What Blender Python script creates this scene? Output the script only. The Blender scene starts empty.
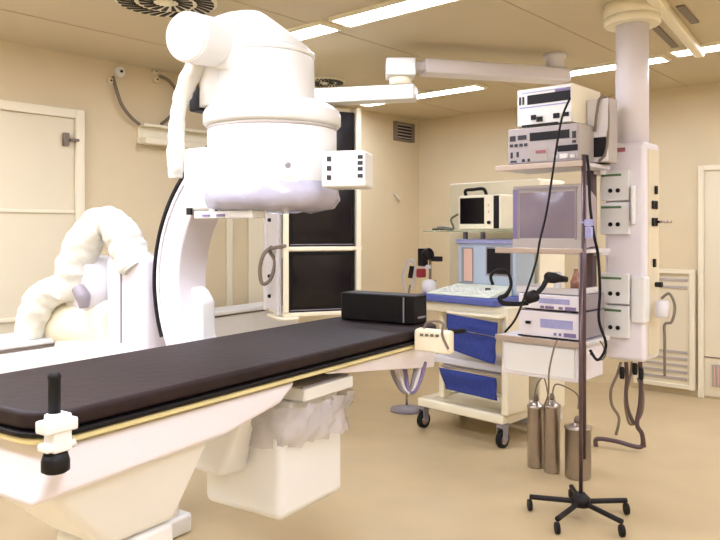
import bpy, math, random
from mathutils import Vector, Matrix, noise
PI = math.pi
random.seed(7)
S = bpy.context.scene
C = S.collection

# ------------------------------------------------------------------ camera, light, exposure
F_PX, HY, EYE = 724.0, 232.0, 1.53
cam_d = bpy.data.cameras.new('camera'); cam = bpy.data.objects.new('camera', cam_d); C.objects.link(cam)
cam.location = (0, 0, EYE); cam.rotation_euler = (PI/2, 0, 0)
cam_d.sensor_width = 36; cam_d.lens = 36*F_PX/720; cam_d.shift_y = -(270-HY)/720; cam_d.clip_start = 0.05
S.camera = cam
S.view_settings.view_transform = 'Standard'; S.view_settings.look = 'None'
S.view_settings.gamma = 1; S.view_settings.use_curve_mapping = False
S.view_settings.exposure = 0.76
TUBE_POWER = 23.0
w = bpy.data.worlds.new('world'); S.world = w; w.use_nodes = True
w.node_tree.nodes['Background'].inputs[0].default_value = (1, .97, .93, 1)
w.node_tree.nodes['Background'].inputs[1].default_value = 0.15
CEIL = 2.9

# ------------------------------------------------------------------ helpers
def lin(c):
    return tuple(((x/255)/12.92 if x/255 <= .04045 else ((x/255+.055)/1.055)**2.4) for x in c) + (1,)
def mat(name, rgb, rough=.5, metal=0, noise_amt=0, scale=8, bump=0, bscale=40, spec=.5, coat=0):
    m = bpy.data.materials.new(name); m.use_nodes = True
    nt = m.node_tree; b = nt.nodes['Principled BSDF']
    b.inputs['Base Color'].default_value = lin(rgb); b.inputs['Roughness'].default_value = rough
    b.inputs['Metallic'].default_value = metal; b.inputs['Specular IOR Level'].default_value = spec
    b.inputs['Coat Weight'].default_value = coat
    tc = nt.nodes.new('ShaderNodeTexCoord')
    if noise_amt:
        n = nt.nodes.new('ShaderNodeTexNoise'); n.inputs['Scale'].default_value = scale; n.inputs['Detail'].default_value = 4
        nt.links.new(tc.outputs['Object'], n.inputs['Vector'])
        r = nt.nodes.new('ShaderNodeValToRGB')
        k = 1-noise_amt
        c = lin(rgb); r.color_ramp.elements[0].color = (c[0]*k, c[1]*k, c[2]*k, 1)
        r.color_ramp.elements[1].color = (min(1, c[0]*(1+noise_amt*.5)), min(1, c[1]*(1+noise_amt*.5)), min(1, c[2]*(1+noise_amt*.5)), 1)
        r.color_ramp.elements[0].position = .3; r.color_ramp.elements[1].position = .7
        nt.links.new(n.outputs['Fac'], r.inputs['Fac']); nt.links.new(r.outputs['Color'], b.inputs['Base Color'])
    if bump:
        n = nt.nodes.new('ShaderNodeTexNoise'); n.inputs['Scale'].default_value = bscale; n.inputs['Detail'].default_value = 5
        nt.links.new(tc.outputs['Object'], n.inputs['Vector'])
        bp = nt.nodes.new('ShaderNodeBump'); bp.inputs['Strength'].default_value = bump; bp.inputs['Distance'].default_value = .01
        nt.links.new(n.outputs['Fac'], bp.inputs['Height']); nt.links.new(bp.outputs['Normal'], b.inputs['Normal'])
    return m
def emit_mat(name, rgb, power):
    m = bpy.data.materials.new(name); m.use_nodes = True
    b = m.node_tree.nodes['Principled BSDF']; b.inputs['Base Color'].default_value = lin(rgb)
    b.inputs['Emission Color'].default_value = lin(rgb); b.inputs['Emission Strength'].default_value = power
    return m
def clear_mat(name, rgb, alpha, rough=.15, bump=0):
    m = mat(name, rgb, rough, bump=bump, bscale=18, spec=.9)
    m.node_tree.nodes['Principled BSDF'].inputs['Alpha'].default_value = alpha
    return m

M_WALL = mat('wall paint', (215, 198, 163), .55, noise_amt=.05, scale=1.5)
M_WALLP = mat('pale panel paint', (222, 210, 182), .45, noise_amt=.03, scale=2)
M_TRIM = mat('pale trim', (232, 222, 196), .4)
M_CEIL = mat('ceiling panels', (203, 188, 156), .6, noise_amt=.04, scale=1)
M_JOINT = mat('ceiling joint', (184, 168, 138), .7)
M_FLOOR = mat('vinyl floor', (192, 171, 132), .38, noise_amt=.07, scale=3, bump=.02)
M_WHITE = mat('white enamel', (230, 229, 226), .32, noise_amt=.02, scale=6)
M_CREAM = mat('cream enamel', (240, 231, 204), .4, noise_amt=.03, scale=6)
M_PINK = mat('pinkish white enamel', (230, 224, 229), .4, noise_amt=.02, scale=6)
M_GREYW = mat('light grey plastic', (218, 214, 216), .45, noise_amt=.03)
M_GREY = mat('mid grey plastic', (140, 132, 138), .5)
M_SIDE = mat('grey metal casing', (176, 166, 158), .5, noise_amt=.05)
M_DARK = mat('dark charcoal plastic', (20, 15, 19), .5, spec=.3)
M_BLACK = mat('black vinyl', (9, 6, 7), .5, spec=.25, bump=.12, bscale=60)
M_MATT = mat('dark brown mattress vinyl', (34, 18, 17), .6, noise_amt=.35, scale=5, bump=.2, bscale=25, spec=.3)
M_RUB = mat('black rubber', (12, 10, 12), .6, spec=.3)
M_SCREEN = mat('dark monitor glass', (16, 10, 15), .2, spec=.35)
M_SCREEN2 = mat('grey monitor glass', (128, 116, 128), .15, spec=.6)
M_PURPLE = mat('purple grey plastic', (122, 108, 150), .45)
M_CHROME = mat('chrome', (190, 178, 176), .2, metal=1)
M_STEEL = mat('stainless steel', (186, 176, 168), .28, metal=1, noise_amt=.08, scale=12)
M_BRONZE = mat('dark brown pole paint', (96, 78, 82), .3, metal=.5)
M_BLUE = mat('blue woven cloth', (46, 62, 138), .85, noise_amt=.25, scale=60, bump=.3, bscale=180)
M_EDGEB = mat('blue edging', (84, 94, 160), .5)
M_BLGREY = mat('pale blue grey casing', (176, 190, 204), .45, noise_amt=.02)
M_LILAC = mat('lilac blue panel', (160, 160, 205), .5, noise_amt=.1, scale=30)
M_GREEN = mat('green stripe', (86, 122, 84), .5)
M_REDL = mat('dull red label', (160, 96, 104), .5)
M_PEACH = mat('peach label', (220, 180, 160), .5)
M_RED = mat('red plastic', (150, 40, 50), .4)
M_KEYS = mat('pale green keyboard', (224, 230, 212), .5, noise_amt=.04, scale=40)
M_SLEEVE = mat('white plastic sleeve', (222, 220, 208), .3, noise_amt=.06, scale=10, bump=.9, bscale=16)
M_FILM = clear_mat('clear plastic film', (206, 198, 200), .55, .12, bump=1)
M_GLASS = clear_mat('green tinted glass', (170, 190, 160), .45, .05)
M_BRASS = mat('brownish metal edge', (190, 172, 156), .35, metal=.5)
M_CABLE = mat('grey brown cable', (120, 106, 92), .5)
M_BUTTON = mat('dark button', (40, 36, 44), .4)
M_TUBE = emit_mat('fluorescent diffuser', (230, 236, 255), TUBE_POWER)
M_YEL = mat('yellow white frame edge', (226, 214, 160), .4)

def frame(deg, x=0, y=0, z=0): return Matrix.Translation((x, y, z)) @ Matrix.Rotation(math.radians(deg), 4, 'Z')
I4 = Matrix.Identity(4)
ROOM = frame(-41.5)        # local x along the back wall, local y away from the viewer
TABLE = frame(-33.4)
def P(px, py, Y): return Vector(((px-360)/F_PX*Y, Y, EYE-(py-HY)/F_PX*Y))

class MB:
    def __init__(s, M=I4): s.v = []; s.f = []; s.M = M; s.sm = []
    def add(s, vs, fs, smooth=False, M=None):
        n = len(s.v); MM = s.M @ M if M is not None else s.M
        s.v += [MM @ Vector(v) for v in vs]; s.f += [tuple(i+n for i in f) for f in fs]; s.sm += [smooth]*len(fs)
        return s
    def box(s, x0, x1, y0, y1, z0, z1, M=None):
        vs = [(x, y, z) for x in (x0, x1) for y in (y0, y1) for z in (z0, z1)]
        return s.add(vs, [(0,1,3,2), (4,6,7,5), (0,4,5,1), (2,3,7,6), (0,2,6,4), (1,5,7,3)], M=M)
    def cbox(s, c, sz, M=None):
        return s.box(c[0]-sz[0]/2, c[0]+sz[0]/2, c[1]-sz[1]/2, c[1]+sz[1]/2, c[2]-sz[2]/2, c[2]+sz[2]/2, M)
    def prism(s, pts, a, b, axis='y'):
        n = len(pts)
        def mk(p, h): return {'y': (p[0], h, p[1]), 'z': (p[0], p[1], h), 'x': (h, p[0], p[1])}[axis]
        vs = [mk(p, a) for p in pts] + [mk(p, b) for p in pts]
        return s.add(vs, [tuple(range(n)), tuple(range(2*n-1, n-1, -1))] + [(i, (i+1) % n, n+(i+1) % n, n+i) for i in range(n)])
    def lathe(s, prof, c=(0,0,0), n=40, M=None):      # prof (r,z) bottom to top
        vs = []; fs = []
        for r, z in prof:
            for k in range(n):
                a = 2*PI*k/n; vs.append((c[0]+r*math.cos(a), c[1]+r*math.sin(a), c[2]+z))
        m = len(prof)
        for j in range(m-1):
            for k in range(n):
                fs.append((j*n+k, j*n+(k+1) % n, (j+1)*n+(k+1) % n, (j+1)*n+k))
        s.add(vs, fs, True, M)
        s.add([vs[k] for k in range(n)], [tuple(range(n-1, -1, -1))], False, M)
        s.add([vs[(m-1)*n+k] for k in range(n)], [tuple(range(n))], False, M)
        return s
    def cyl(s, p0, p1, r0, r1=None, n=16):
        p0 = Vector(p0); p1 = Vector(p1); r1 = r0 if r1 is None else r1
        d = (p1-p0); L = d.length; q = d.to_track_quat('Z', 'Y').to_matrix().to_4x4()
        return s.lathe([(r0, 0), (r1, L)], n=n, M=Matrix.Translation(p0) @ q)
    def lathe_ax(s, prof, p0, p1, n=32):
        p0 = Vector(p0); q = (Vector(p1)-p0).to_track_quat('Z', 'Y').to_matrix().to_4x4()
        return s.lathe(prof, n=n, M=Matrix.Translation(p0) @ q)
    def tube(s, pts, r, n=8, wr=0, seed=0, sub=8):
        pts = [Vector(p) for p in pts]; rs = r if isinstance(r, (list, tuple)) else [r]*len(pts)
        path = []; rad = []
        m = len(pts)
        for i in range(m-1):
            p0 = pts[max(i-1, 0)]; p1 = pts[i]; p2 = pts[i+1]; p3 = pts[min(i+2, m-1)]
            for k in range(sub):
                t = k/sub; t2 = t*t; t3 = t2*t
                path.append(.5*((2*p1)+(p2-p0)*t+(2*p0-5*p1+4*p2-p3)*t2+(3*p1-p0-3*p2+p3)*t3)); rad.append(rs[i]*(1-t)+rs[i+1]*t)
        path.append(pts[-1]); rad.append(rs[-1])
        vs = []; fs = []; up = None
        for i, p in enumerate(path):
            d = (path[min(i+1, len(path)-1)]-path[max(i-1, 0)]).normalized()
            if up is None: up = d.orthogonal().normalized()
            up = (up - d*up.dot(d)); up = up.normalized() if up.length > 1e-6 else d.orthogonal().normalized()
            sd = d.cross(up)
            for k in range(n):
                a = 2*PI*k/n; o = up*math.cos(a)+sd*math.sin(a); rr = rad[i]
                if wr:
                    q = (p+o*rad[i])
                    rr *= 1+wr*(noise.noise(Vector((i*.3+seed, math.cos(a)*1.3, math.sin(a)*1.3)))*1.4 + .5*noise.noise(q*30))
                vs.append(p+o*rr)
        L = len(path)
        for i in range(L-1):
            for k in range(n): fs.append((i*n+k, i*n+(k+1) % n, (i+1)*n+(k+1) % n, (i+1)*n+k))
        s.add(vs, fs, True); s.add(vs[:n], [tuple(range(n-1, -1, -1))]); s.add(vs[-n:], [tuple(range(n))])
        return s
    def build(s, name, m, parent=None, bevel=0, seg=2, subsurf=0):
        inv = wm(parent).inverted() if parent is not None else I4
        me = bpy.data.meshes.new(name); me.from_pydata([inv @ v for v in s.v], [], s.f); me.update()
        me.polygons.foreach_set('use_smooth', s.sm)
        me.materials.append(m)
        import bmesh
        b = bmesh.new(); b.from_mesh(me); bmesh.ops.remove_doubles(b, verts=b.verts, dist=1e-6)
        bmesh.ops.recalc_face_normals(b, faces=b.faces); b.to_mesh(me); b.free()
        o = bpy.data.objects.new(name, me); C.objects.link(o)
        if parent is not None: o.parent = parent
        if bevel:
            md = o.modifiers.new('bevel', 'BEVEL'); md.width = bevel; md.segments = seg; md.limit_method = 'ANGLE'; md.angle_limit = .6
            md.use_clamp_overlap = True
            for p in me.polygons: p.use_smooth = True
            wn = o.modifiers.new('wn', 'WEIGHTED_NORMAL'); wn.keep_sharp = False
        if subsurf:
            md = o.modifiers.new('sub', 'SUBSURF'); md.levels = subsurf; md.render_levels = subsurf
        return o
def wm(o):
    M = Matrix.Translation(o.location) @ o.rotation_euler.to_matrix().to_4x4()
    return wm(o.parent) @ M if o.parent else M
def tag(o, label, cat, group=None):
    o['label'] = label; o['category'] = cat
    if group: o['group'] = group
    return o
def thing(name, label, cat, loc=(0,0,0), deg=0, group=None):
    o = bpy.data.objects.new(name, None); C.objects.link(o); o.empty_display_size = .1
    o.location = loc; o.rotation_euler = (0, 0, math.radians(deg))
    return tag(o, label, cat, group)
def struct(o): o['kind'] = 'structure'; return o
def dup(root, loc, deg=None):
    r = root.copy(); C.objects.link(r); r.location = loc
    if deg is not None: r.rotation_euler = (0, 0, math.radians(deg))
    for ch in list(root.children):
        c = ch.copy(); C.objects.link(c); c.parent = r
        for g in list(ch.children):
            d = g.copy(); C.objects.link(d); d.parent = c
    return r
def R(v, u, z=0): return ROOM @ Vector((v, u, z))
def T(v, t, z=0): return TABLE @ Vector((v, t, z))

# ------------------------------------------------------------------ room shell (coordinates v, u, z in the room frame)
VL, VR, UB, UF = -5.35, 1.6, 7.14, -1.6
struct(MB(ROOM).box(VL-.1, VR+.1, UF-.1, UB+.1, -.1, 0).build('floor', M_FLOOR))
struct(MB(ROOM).box(VL-.1, VR+.1, UF-.1, UB+.1, CEIL, CEIL+.1).build('ceiling', M_CEIL))
struct(MB(ROOM).box(VL-.1, VL, UF-.1, UB+.1, 0, CEIL).build('wall_left', M_WALL))
struct(MB(ROOM).box(VL, VR+.1, UB, UB+.1, 0, CEIL).build('wall_back', M_WALL))
struct(MB(ROOM).box(VR, VR+.1, UF-.1, UB, 0, CEIL).build('wall_right', M_WALL))
struct(MB(ROOM).box(VL, VR, UF-.1, UF, 0, CEIL).build('wall_front', M_WALL))
def lw(px, py):       # point of the left wall behind a pixel -> (u, z)
    k = (px-360)/F_PX; Y = -VL/(.6626-.7490*k); p = ROOM.inverted() @ P(px, py, Y); return p.y, p.z
def bw(px, py):       # same for the back wall -> (v, z)
    k = (px-360)/F_PX; Y = UB/(.6626*k+.7490); p = ROOM.inverted() @ P(px, py, Y); return p.x, p.z
def onz(px, py, z):   # point at height z behind a pixel -> room (v, u)
    Y = F_PX*(EYE-z)/(py-HY); p = ROOM.inverted() @ P(px, py, Y); return p.x, p.y
# left wall door
u1, _ = lw(82, 200); ud, zt = lw(0, 102.5)
d = struct(MB(ROOM).box(VL, VL+.02, u1-1.35, u1-.07, .02, 2.40).build('door_1', M_WALLP, bevel=.004))
zr = lw(40, 211.3)[1]; zl = lw(30, 318)[1]
f = MB(ROOM)
f.box(VL, VL+.05, u1-.07, u1, 0, 2.47); f.box(VL, VL+.05, u1-1.42, u1-1.35, 0, 2.47); f.box(VL, VL+.05, u1-1.35, u1-.07, 2.40, 2.47)
f.build('door_frame', M_TRIM, d, bevel=.006)
r = MB(ROOM); r.box(VL+.02, VL+.035, u1-1.35, u1-.07, zr-.012, zr+.012); r.box(VL+.02, VL+.035, u1-1.35, u1-.07, zl-.015, zl+.015)
r.build('cross_rail', M_TRIM, d, bevel=.003)
h = MB(ROOM); zh = lw(78, 140)[1]
h.box(VL+.02, VL+.06, u1-.17, u1-.13, zh-.06, zh+.04); h.box(VL+.02, VL+.06, u1-.12, u1-.05, zh-.02, zh+.0)
h.build('hinge', M_CABLE, d, bevel=.004)
# pale vertical wall strips
for i, (a, b) in enumerate(((226, 232), (248, 263))):
    ua = lw(a, 230)[0]; ub = lw(b, 230)[0]
    struct(MB(ROOM).box(VL, VL+.012, ua, ub, .1, 2.3).build('trim_%d' % (i+1), M_TRIM, bevel=.003))
uc = UB
# ceiling joints
k = 4
for vv in (-4.6, -3.4, -2.2, -1.0, .2):
    struct(MB(ROOM).box(vv-.004, vv+.004, UF, UB, CEIL-.003, CEIL).build('trim_%d' % k, M_JOINT)); k += 1
struct(MB(ROOM).box(VL+.05, VR, UB-.015, UB, 0, .1).build('baseboard_back', M_WALL))
struct(MB(ROOM).box(VL, VL+.015, u1, uc, 0, .1).build('baseboard_left', M_WALL))

# back wall door and air return
va, z1 = bw(699.5, 166)
d = struct(MB(ROOM).box(va+.05, va+1.0, UB-.03, UB, .02, z1-.05).build('door_2', M_WALLP, bevel=.004))
f = MB(ROOM); f.box(va, va+.05, UB-.05, UB, 0, z1); f.box(va+1.0, va+1.05, UB-.05, UB, 0, z1); f.box(va+.05, va+1.0, UB-.05, UB, z1-.05, z1)
f.build('door_frame', M_TRIM, d, bevel=.005)
g = MB(ROOM); g.box(va+.12, va+.9, UB-.045, UB-.03, .12, .32)
g.build('door_grille', M_SIDE, d, bevel=.003)
g = MB(ROOM)
for i in range(24): g.box(va+.14+i*.031, va+.15+i*.031, UB-.055, UB-.045, .13, .31)
g.build('grille_bars', M_PEACH, d)
MB(ROOM).box(va+.05, va+1.0, UB-.036, UB-.03, .375, .385).build('kick_line', M_CABLE, d)
v0 = bw(636, 300)[0]; v1 = bw(697, 300)[0]; zt = bw(675, 269)[1]
loc = R((v0+v1)/2, UB-.05, 0)
t = thing('air_return_panel', 'pale air return panel with louvre slots, low on the far wall at right', 'air vent', loc, -41.5)
MB(ROOM).box(v0, v1, UB-.05, UB, .06, zt).build('panel', M_WALLP, t, bevel=.006)
f = MB(ROOM)
f.box(v0, v0+.04, UB-.075, UB-.05, .06, zt); f.box(v1-.04, v1, UB-.075, UB-.05, .06, zt)
f.box(v0+.04, v1-.04, UB-.075, UB-.05, zt-.04, zt); f.box(v0+.04, v1-.04, UB-.075, UB-.05, .06, .10)
f.build('frame', M_TRIM, t, bevel=.004)
for n_, zs in (('lower_louvre', [.14+.062*i for i in range(5)]), ('upper_louvre', [zt-.11, zt-.18])):
    g = MB(ROOM)
    for z in zs: g.box(v0+.06, v1-.07, UB-.058, UB-.05, z, z+.025)
    g.build(n_, M_SIDE, t)

# ------------------------------------------------------------------ ceiling fixtures
def ceiling_light(vc, uc_, L, label, w_=.085):
    t = thing('ceiling_light', label, 'ceiling light', R(vc, uc_, CEIL), -41.5, 'fluorescent ceiling strips')
    MB(ROOM).box(vc-L/2, vc+L/2, uc_-w_, uc_+w_, CEIL-.022, CEIL-.006).build('diffuser', M_TUBE, t)
    f = MB(ROOM)
    f.box(vc-L/2-.02, vc-L/2, uc_-w_-.02, uc_+w_+.02, CEIL-.026, CEIL); f.box(vc+L/2, vc+L/2+.02, uc_-w_-.02, uc_+w_+.02, CEIL-.026, CEIL)
    f.box(vc-L/2, vc+L/2, uc_-w_-.02, uc_-w_, CEIL-.026, CEIL); f.box(vc-L/2, vc+L/2, uc_+w_, uc_+w_+.02, CEIL-.026, CEIL)
    f.build('frame', M_CREAM, t, bevel=.003)
ceiling_light((-5.1-3.6)/2, 5.78, 1.45, 'fluorescent ceiling strip beyond the white boom arm, nearest the far left corner')
ceiling_light((-2.785-1.96)/2, 5.80, .82, 'fluorescent ceiling strip passing behind the white ceiling column')
ceiling_light(-1.3, 5.70, 1.1, 'fluorescent ceiling strip at the right edge of the view')
ceiling_light(-2.72, 3.43, .95, 'fluorescent ceiling strip at the top, right of the big white drum')
ceiling_light(-3.75, 3.44, .88, 'fluorescent ceiling strip partly hidden behind top of the white drum')
for (vv, uu) in ((-4.2, .9), (-2.6, .9), (-1.0, .9), (-3.6, -.8), (-1.4, -.8), (.6, 3.4), (.6, .6), (.6,5.7)):  # unseen strips added outside the view to brighten what faces the camera
    ceiling_light(vv, uu, 1.3, 'unseen ceiling strip added out of view to brighten things facing the viewer', .16)

def swirl(px, py, rad, label):
    Y = F_PX*(CEIL-EYE)/(HY-py); c = P(px, py, Y); c.z = CEIL
    t = thing('swirl_diffuser', label, 'air diffuser', c, 0, 'round ceiling air diffusers')
    MB(Matrix.Translation(c)).lathe([(rad*.96, -.016), (rad, -.008), (rad, 0)], n=48).build('plate', M_CREAM, t)
    s_ = MB(Matrix.Translation(c))
    for ring, (a, b, n, off) in enumerate(((.60, .93, 30, 0), (.24, .52, 16, .1))):
        for i in range(n):
            an = 2*PI*i/n+off; tw = an+.25
            def pt(r, a_): return (r*rad*math.cos(a_), r*rad*math.sin(a_))
            wv = .5*2*PI/n
            q = [pt(a, an-wv*.5), pt(a, an+wv*.5), pt(b, tw+wv*.5), pt(b, tw-wv*.5)]
            s_.add([(x, y, -.021) for x, y in q]+[(x, y, -.0155) for x, y in q], [(0,1,2,3), (7,6,5,4), (0,4,5,1), (1,5,6,2), (2,6,7,3), (3,7,4,0)])
    s_.build('slots', M_DARK, t)
    MB(Matrix.Translation(c)).lathe([(rad*.10, -.03), (rad*.16, -.015)], n=20).build('hub', M_CREAM, t)
swirl(166, 0, .30, 'large round swirl diffuser at the top left, above the horizontal white cylinder')
swirl(324, 81, .19, 'small round swirl diffuser seen just right of the white drum')

# ceiling rail and slots at the upper right
def ceil_pt(px, py):
    Y = F_PX*(CEIL-EYE)/(HY-py); p = P(px, py, Y); p.z = CEIL; return p
a = ceil_pt(652, -10); b = ceil_pt(700, 50)
dv = (b-a).normalized(); sd = Vector((dv.y, -dv.x, 0))
def strip(pa, pb, wd, z0, z1):
    dd = (pb-pa).normalized(); s2 = Vector((dd.y, -dd.x, 0))*wd/2
    q = [pa-s2, pa+s2, pb+s2, pb-s2]
    m = MB(); m.add([(p.x, p.y, z0) for p in q]+[(p.x, p.y, z1) for p in q], [(0,1,2,3), (7,6,5,4), (0,4,5,1), (1,5,6,2), (2,6,7,3), (3,7,4,0)]); return m
o = strip(a, b, .07, CEIL-.06, CEIL).build('ceiling_rail', M_CREAM, bevel=.015, seg=3); tag(o, 'pale surface mounted ceiling rail at the upper right corner', 'rail')
o = strip(ceil_pt(652, 23), ceil_pt(675, 46), .05, CEIL-.012, CEIL).build('ceiling_slot', M_CABLE, bevel=.003); tag(o, 'dark slot in the ceiling just right of the column cap', 'slot', 'dark ceiling slots')
o = strip(ceil_pt(680, 5), ceil_pt(695, 22), .05, CEIL-.012, CEIL).build('ceiling_slot', M_CABLE, bevel=.003); tag(o, 'dark slot in the ceiling right of the ceiling rail', 'slot', 'dark ceiling slots')

# ------------------------------------------------------------------ left wall fittings
ua, za = lw(137, 124); ub = lw(214, 130)[0]
t = thing('wall_rail', 'cream wall rail with two ledges under the cable loops', 'wall rail', R(VL, ua, za-.1), -41.5)
MB(ROOM).box(VL, VL+.03, ua, ub, za-.16, za).build('back_plate', M_CREAM, t, bevel=.004)
m = MB(ROOM); m.box(VL+.03, VL+.11, ua, ub, za-.025, za); m.build('upper_ledge', M_TRIM, t, bevel=.006)
m = MB(ROOM); m.box(VL+.03, VL+.13, ua, ub, za-.17, za-.115); m.build('lower_ledge', M_TRIM, t, bevel=.008)
def outlet(px, py, rad, label, mt=M_WALLP):
    u_, z_ = lw(px, py)
    t = thing('wall_outlet', label, 'wall outlet', R(VL, u_, z_), -41.5, 'small round wall outlets')
    MB(ROOM).lathe_ax([(rad, 0), (rad, .02), (rad*.8, .035)], (VL, u_, z_), (VL+1, u_, z_), 20).build('plate', mt, t)
    MB(ROOM).lathe_ax([(rad*.25, .035), (rad*.25, .045)], (VL, u_, z_), (VL+1, u_, z_), 12).build('socket', M_DARK, t)
outlet(119, 72, .045, 'white round wall outlet with dark centre near ceiling, above the door corner', M_WHITE)
outlet(109, 81, .028, 'small pale wall outlet just left of and below the larger white round one')
outlet(154, 72, .02, 'tiny dark wall outlet at the head of the right hand cable')
outlet(155, 80, .028, 'pale wall outlet directly under the tiny dark one')
def wall_cable(pts, label):
    q = []
    for px, py, o_ in pts:
        u_, z_ = lw(px, py); q.append((VL+o_, u_, z_))
    o = MB(ROOM).tube(q, .014, 8).build('wall_cable', M_CABLE); tag(o, label, 'cable', 'curved wall cables')
wall_cable([(112, 77, .015), (113, 90, .05), (118, 106, .06), (127, 118, .06), (136, 125, .05)], 'grey cable curving down to left end of the cream wall rail')
wall_cable([(158, 76, .015), (166, 82, .05), (173, 94, .06), (172, 108, .06), (166, 118, .05), (158, 125, .05)], 'grey cable bowing right above the cream wall rail, part hidden by plastic sleeve')
# vent high on the wall
ua, z0 = lw(393, 140); ub = lw(413, 130)[0]; z1 = min(lw(393, 121)[1], 2.86)
t = thing('wall_vent', 'square dark wall vent grille high up beside the room corner', 'vent', R(VL, (ua+ub)/2, z0), -41.5)
MB(ROOM).box(VL, VL+.012, ua+.03, ub-.03, z0+.02, z1-.02).build('opening', M_DARK, t)
f = MB(ROOM); f.box(VL, VL+.03, ua, ua+.05, z0, z1); f.box(VL, VL+.03, ub-.05, ub, z0, z1); f.box(VL, VL+.03, ua+.05, ub-.05, z0, z0+.025); f.box(VL, VL+.03, ua+.05, ub-.05, z1-.025, z1)
f.build('frame', M_CABLE, t, bevel=.004)
g = MB(ROOM)
for i in range(5): g.box(VL+.012, VL+.022, ua+.05, ub-.05, z0+.04+i*.037, z0+.05+i*.037)
g.build('slats', M_SIDE, t)
u_, z_ = lw(394, 196)
o = MB(ROOM).tube([(VL, u_, z_+.02), (VL+.04, u_, z_), (VL+.04, u_+.05, z_-.04), (VL+.01, u_+.09, z_-.05)], .01).build('wall_hook', M_GREYW); tag(o, 'small grey hook on bare wall below the vent', 'hook')

# long white service bench along the left wall
pa = Vector((-2.166, 4.356, 0)); dr = Vector((.538, .843, 0)).normalized()
BN = frame(-math.degrees(math.atan2(dr.x, dr.y)), pa.x, pa.y)
t = thing('low_service_bench', 'long low white bench running along the left wall behind the table', 'bench', pa, -math.degrees(math.atan2(dr.x, dr.y)))
MB(BN).box(-.22, 0, -1.3, 2.95, .12, .83).build('body', M_WHITE, t, bevel=.01)
MB(BN).box(-.24, .02, -1.32, 2.97, .845, .88).build('top', M_WHITE, t, bevel=.008)
MB(BN).box(-.20, -.008, -1.3, 2.93, .83, .845).build('shadow_gap', M_CABLE, t)
MB(BN).box(-.18, -.04, -1.25, 2.9, 0, .12).build('plinth', M_GREYW, t)

# ------------------------------------------------------------------ monitor boom
pA = Vector((.50, 5.30, 0)); pB = Vector((1.59, 5.60, 0))
t = thing('ceiling_boom', 'white two arm ceiling boom carrying the hanging monitor rack', 'ceiling boom', (1.5, 5.575, CEIL), 0)
m = strip(pA-(pB-pA).normalized()*.05, pB, .17, 2.68, 2.785); m.build('upper_arm', M_PINK, t, bevel=.015)
MB().lathe([(.07, 2.785), (.07, 2.86), (.085, 2.87), (.085, CEIL)], c=(1.5, 5.575, 0), n=32).build('ceiling_mount', M_PINK, t)
m = MB().cbox((.29, 5.2, 2.70), (.21, .2, .125)); m.build('pivot_housing', M_WHITE, t, bevel=.012)
m = strip(Vector((.30, 5.24, 0)), pA, .12, 2.70, 2.76); m.build('link', M_GREYW, t, bevel=.01)
MB().lathe([(.08, 2.58), (.08, 2.64)], c=(.29, 5.2, 0), n=24).build('pivot_neck', M_CREAM, t)
m = strip(Vector((.40, 5.18, 0)), Vector((-.42, 5.40, 0)), .16, 2.47, 2.58); m.build('lower_arm', M_WHITE, t, bevel=.015)

# hanging monitor rack
RA = -21
RK = frame(-RA, -.54, 5.22)     # placeholder orientation, faces the viewer and slightly right
RK = Matrix.Translation((-.545, 5.15, 0)) @ Matrix.Rotation(math.radians(21), 4, 'Z')
t = thing('monitor_rack', 'cream hanging rack holding three stacked black monitors', 'monitor rack', RK.translation, 21)
W = .56
m = MB(RK)
m.box(-.03, .0, .04, .12, .93, 2.46); m.box(-.03, 0, .42, .50, .93, 2.46)
m.build('left_frame', M_GREYW, t, bevel=.006)
MB(RK).box(-.02, -.006, .12, .42, .95, 2.46).build('side_panel', M_GREYW, t, bevel=.003)
MB(RK).box(W-.015, W+.02, -.04, .06, .93, 2.44).build('right_frame', M_CREAM, t, bevel=.005)
MB(RK).box(-.0, W-.018, -.038, -.0, 1.93, 1.931).build('shelf_lip', M_CREAM, t)
MB(RK).box(-.005, .03, -.04, .0, .96, 2.44).build('front_upright', M_CREAM, t, bevel=.004)
MB(RK).box(-.03, W+.025, .22, .36, 2.44, 2.475).build('top_plate', M_CREAM, t, bevel=.005)
SH = (.955, 1.425, 1.93)
for z in SH: MB(RK).box(0, W+.03, -.03, .50, z-.03, z).build('shelf', M_CREAM, t, bevel=.006)
MB(RK).box(-.05, .10, -.06, .3, .905, .925).build('lower_tray', M_CREAM, t, bevel=.006)
for z in (1.05, 1.2, 1.62, 1.75): MB(RK).lathe_ax([(.014, 0), (.012, .02)], (-.02, .30, z), (-1, .30, z), 12).build('screw', M_DARK, t)
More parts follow.
